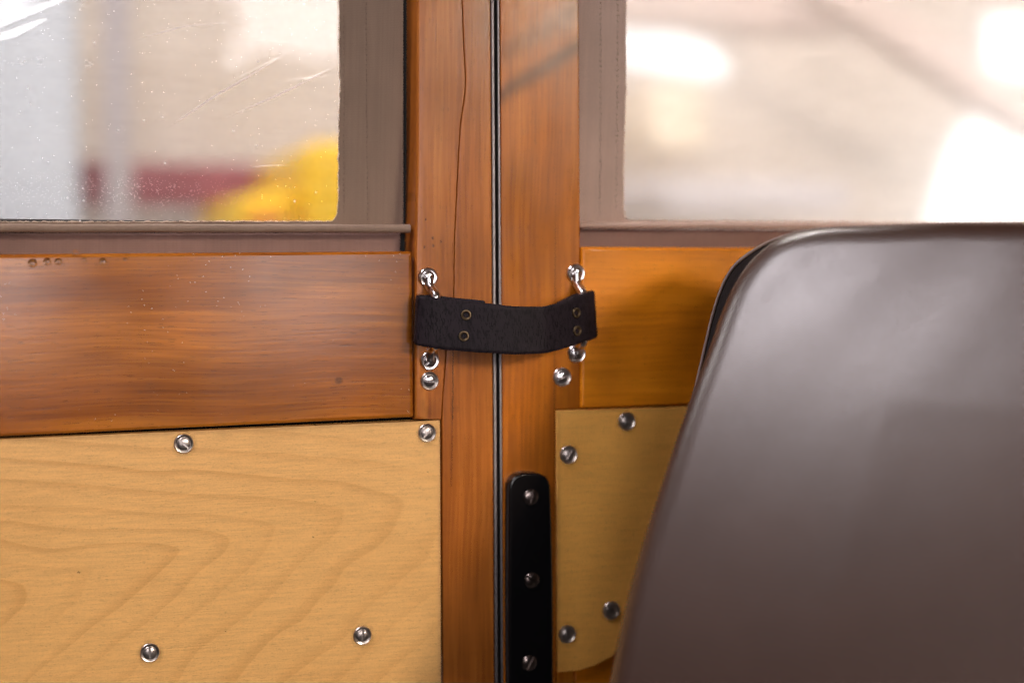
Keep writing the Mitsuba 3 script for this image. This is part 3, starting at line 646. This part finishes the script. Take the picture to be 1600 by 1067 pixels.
curtain('side_curtain', [(-170, -355), (630, -355), (630, 353), (-170, 353)], holeL+[(-160, -325)], [(-170, -335), (560, 352)],
        [([(571, -300), (572.5, 150), (574.5, 348)], 8.0), ([(536, -300), (537, 160), (537, 345)], 8.5)], (-170, 349.5, 641, 350.5, 13.5, .006), [(-170, 364), (629, 364), (628, 400), (-170, 404)],
        'canvas', 'taupe canvas side curtain with creased, dusty clear window above the plywood-panelled door', 'clear_film', 3, .5)
holeR = ragged([(984, -325), (977.5, 60), (978, 130), (974.5, 250), (974.5, 325), (977, 340), (984, 344.5), (1100, 345), (1300, 346.5), (1500, 349), (1760, 349)], 5, .4, 5)
curtain('side_curtain_001', [(898, -355), (1770, -355), (1770, 353), (898, 353)], holeR+[(1760, -325)], [(940, -335), (1770, 352)],
        [([(938, -300), (938, 150), (937.5, 340)], 8.2), ([(966, -300), (964, 150), (962, 330)], 8.5)], (905, 346.5, 1770, 349, 10, .012), [(903, 357), (1770, 361), (1770, 396), (903, 396)],
        'canvas_pink', 'pinkish taupe side curtain with clean clear window above the seat', 'clear_film_soft', 11, 1.0)

# ---------------------------------------------------------------- water drops on the top edge of the rail
dk = []
for px, py, r in [(51, 411, 6.6), (74, 408.5, 5.6), (91, 408.5, 5.4), (131, 406, 4.0), (161, 408.5, 5.8), (196, 406, 3.8), (119, 396, 5.5)]:
    d = trimesh.creation.icosphere(3); rr = r*.00042; d.apply_scale([rr, rr*.75, rr])
    p = U(px, py, yR); d.apply_translation([p[0], yR-rr*.12+(.001 if py < 400 else 0), p[2]])
    k = numbered('water_droplet'); scene[k] = mikit.ply(d, 'water', smooth=True)
    tag(k, ['largest clear water droplet, outermost on the top edge of the reddish rail', 'second water droplet from the outer end, just beside its near twin', 'third water droplet from the outer end of the rail, right of its twin',
            'small water droplet between the close pair and the lone larger one', 'lone larger water droplet below the top edge of the rail', 'tiny innermost water droplet, nearest the wooden post',
            'water droplet sitting up on the very edge against the canvas band'][len(dk)], 'droplet', 'water droplets on the top edge of the rail'); dk.append(k)

# ---------------------------------------------------------------- the seat
def on_seat_frame():
    A = CAM+ray(1150, 440)*.885; B = CAM+ray(1600, 440)*.81
    hx = (B-A); hx[2] = 0; hx /= np.linalg.norm(hx)
    back = np.cross([0, 0, 1.0], hx); 
    if back@FW < 0: back = -back                       # level direction away from the viewer
    rec = math.atan(.45)
    v = np.array([0, 0, 1.0])*math.cos(rec)+back*math.sin(rec)
    nrm = -(back*math.cos(rec)-np.array([0, 0, 1.0])*math.sin(rec))   # out of the cushion's face
    return A, hx, v, nrm
SA, SX, SV, SNn = on_seat_frame()
def seat_uv(px, py, off=0.0):
    d = ray(px, py); t = ((SA+SNn*off-CAM)@SNn)/(d@SNn); p = CAM+d*t-SA
    return (p@SX, p@SV)
front = [(954, 1067), (979, 962), (1008, 862), (1039, 768), (1068, 680), (1092, 610), (1114, 550), (1132, 495), (1150, 452), (1166, 425), (1184, 403), (1212, 380), (1250, 365), (1292, 358.5), (1340, 356), (1400, 354), (1500, 350.5), (1600, 350)]
fo = [seat_uv(a, b, -.010) for a, b in front]
e0 = np.array(fo[0])-np.array(fo[1]); e0 /= np.linalg.norm(e0)
UR = .62
lowL = tuple(np.array(fo[0])+e0*.25)
outline = [lowL]+fo+[(UR-.05, fo[-1][1]-.002), (UR-.01, fo[-1][1]-.02), (UR, fo[-1][1]-.06), (UR, lowL[1])]
def dense(pts, step=.004):
    from scipy.interpolate import PchipInterpolator
    p = np.array(pts, float); out = []
    main = curve(p[:len(fo)+1], 420)
    rest = np.array(shapely.segmentize(sg.LineString(np.vstack([main[-1:], p[len(fo)+1:], main[:1]])), .006).coords)[1:-1]
    return np.vstack([main, rest])
OUT = dense(outline)
def cushion(out, R, hgt, rings=120):
    c = np.array([out[:, 0].mean()*.9, out[:, 1].mean()]); n = len(out)
    rho = np.r_[1.0, 1-np.linspace(0.0, 1.0, rings)[1:]**2.2]
    pts = (c+(out[None]-c)*rho[:, None, None]).reshape(-1, 2)
    line = sg.LinearRing(out); dist = shapely.distance(line, shapely.points(pts))
    t = np.clip(dist/R, 0, 1); z = hgt*np.sqrt(np.clip(1-(1-t)**2, 0, 1)) - hgt
    return pts, z, dist, n, rings
def seat_cover():
    pts, z, dist, n, rings = cushion(OUT, .018, .010)
    u, v = pts.T; top = fo[-1][1]
    # broad crown and the soft diagonal tucks running down from the top edge
    inn = np.clip(dist/.03, 0, 1)
    z = z + .004*np.clip(dist/.12, 0, 1)
    dv = top-v
    for (uc, sl, wd, am, dep) in [(0.075, 0.75, 0.0168, -0.00034, 0.045), (0.115, 0.8, 0.021, 0.00038, 0.06), (0.055, 0.9, 0.0154, 0.00029, 0.05), (0.15, 0.7, 0.0224, -0.00029, 0.07), (0.19, 0.7, 0.0252, 0.00029, 0.07), (0.02, 0.5, 0.0112, -0.00034, 0.05)]:
        w = (u-uc)+sl*dv
        z += am*np.exp(-(w/wd)**2)*np.exp(-((dv-.03)/dep)**2)*inn
    z += .33*(.0225-(np.clip(dv, 0, .45)-.15)**2)
    z += .0004*(meshkit.fbm(np.stack([u*16+dv*9, v*9, u*0], -1), 3, seed=3)-.5)*inn
    P = SA+np.outer(u, SX)+np.outer(v, SV)+np.outer(z, SNn)
    i = np.arange(n); j = (i+1) % n; Fc = []
    for k in range(rings-2):
        a = k*n; Fc += [np.stack([a+i, a+j, a+n+j], 1), np.stack([a+i, a+n+j, a+n+i], 1)]
    a = (rings-2)*n; Fc.append(np.stack([a+i, a+j, np.full(n, (rings-1)*n)], 1))
    # side wall back to the shell
    back = SA+np.outer(OUT[:, 0]*1.0, SX)+np.outer(OUT[:, 1], SV)+np.outer(np.full(n, -.010-.045), SNn)
    b0 = len(P); P = np.vstack([P, back]); Fc += [np.stack([i, b0+i, b0+j], 1), np.stack([i, b0+j, j], 1)]
    m = trimesh.Trimesh(P, np.vstack(Fc), process=False)
    return m
add('car_seat__cover', seat_cover(), 'seat_leather', 60)
backl = [(956, 1067), (980, 962), (1008, 862), (1037, 768), (1064, 680), (1086, 610), (1100, 550), (1113, 495), (1130, 445), (1147, 417), (1173, 395), (1206, 377), (1250, 363.5), (1292, 358), (1340, 356), (1400, 354.2), (1500, 352), (1600, 352)]
bo = [seat_uv(a, b, -.05) for a, b in backl]
be0 = np.array(bo[0])-np.array(bo[1]); be0 /= np.linalg.norm(be0)
BOUT = dense([tuple(np.array(bo[0])+be0*.25)]+bo+[(UR-.05, bo[-1][1]-.002), (UR-.01, bo[-1][1]-.02), (UR, bo[-1][1]-.06), (UR, lowL[1])])
def seat_shell():
    ex = trimesh.creation.extrude_polygon(sg.Polygon(BOUT).buffer(0), .018, engine='earcut'); v = ex.vertices
    P = SA+np.outer(v[:, 0], SX)+np.outer(v[:, 1], SV)+np.outer(-.05-v[:, 2], SNn); m = trimesh.Trimesh(P, ex.faces[:, ::-1], process=False); m.fix_normals(); return m
add('car_seat__back_shell', seat_shell(), 'seat_shell', 40)
pp = SA+np.outer(BOUT[:420, 0], SX)+np.outer(BOUT[:420, 1], SV)+np.outer(np.full(420, -.0495), SNn)
add('car_seat__piping', tube(pp, .0011, 8), 'seat_piping', True)
labels['car_seat__piping'] = {'label': 'thin pale piping along the rim of the backrest'}
tag('car_seat', 'dark brown leather seat backrest with rounded shoulder, close to the camera', 'car seat')
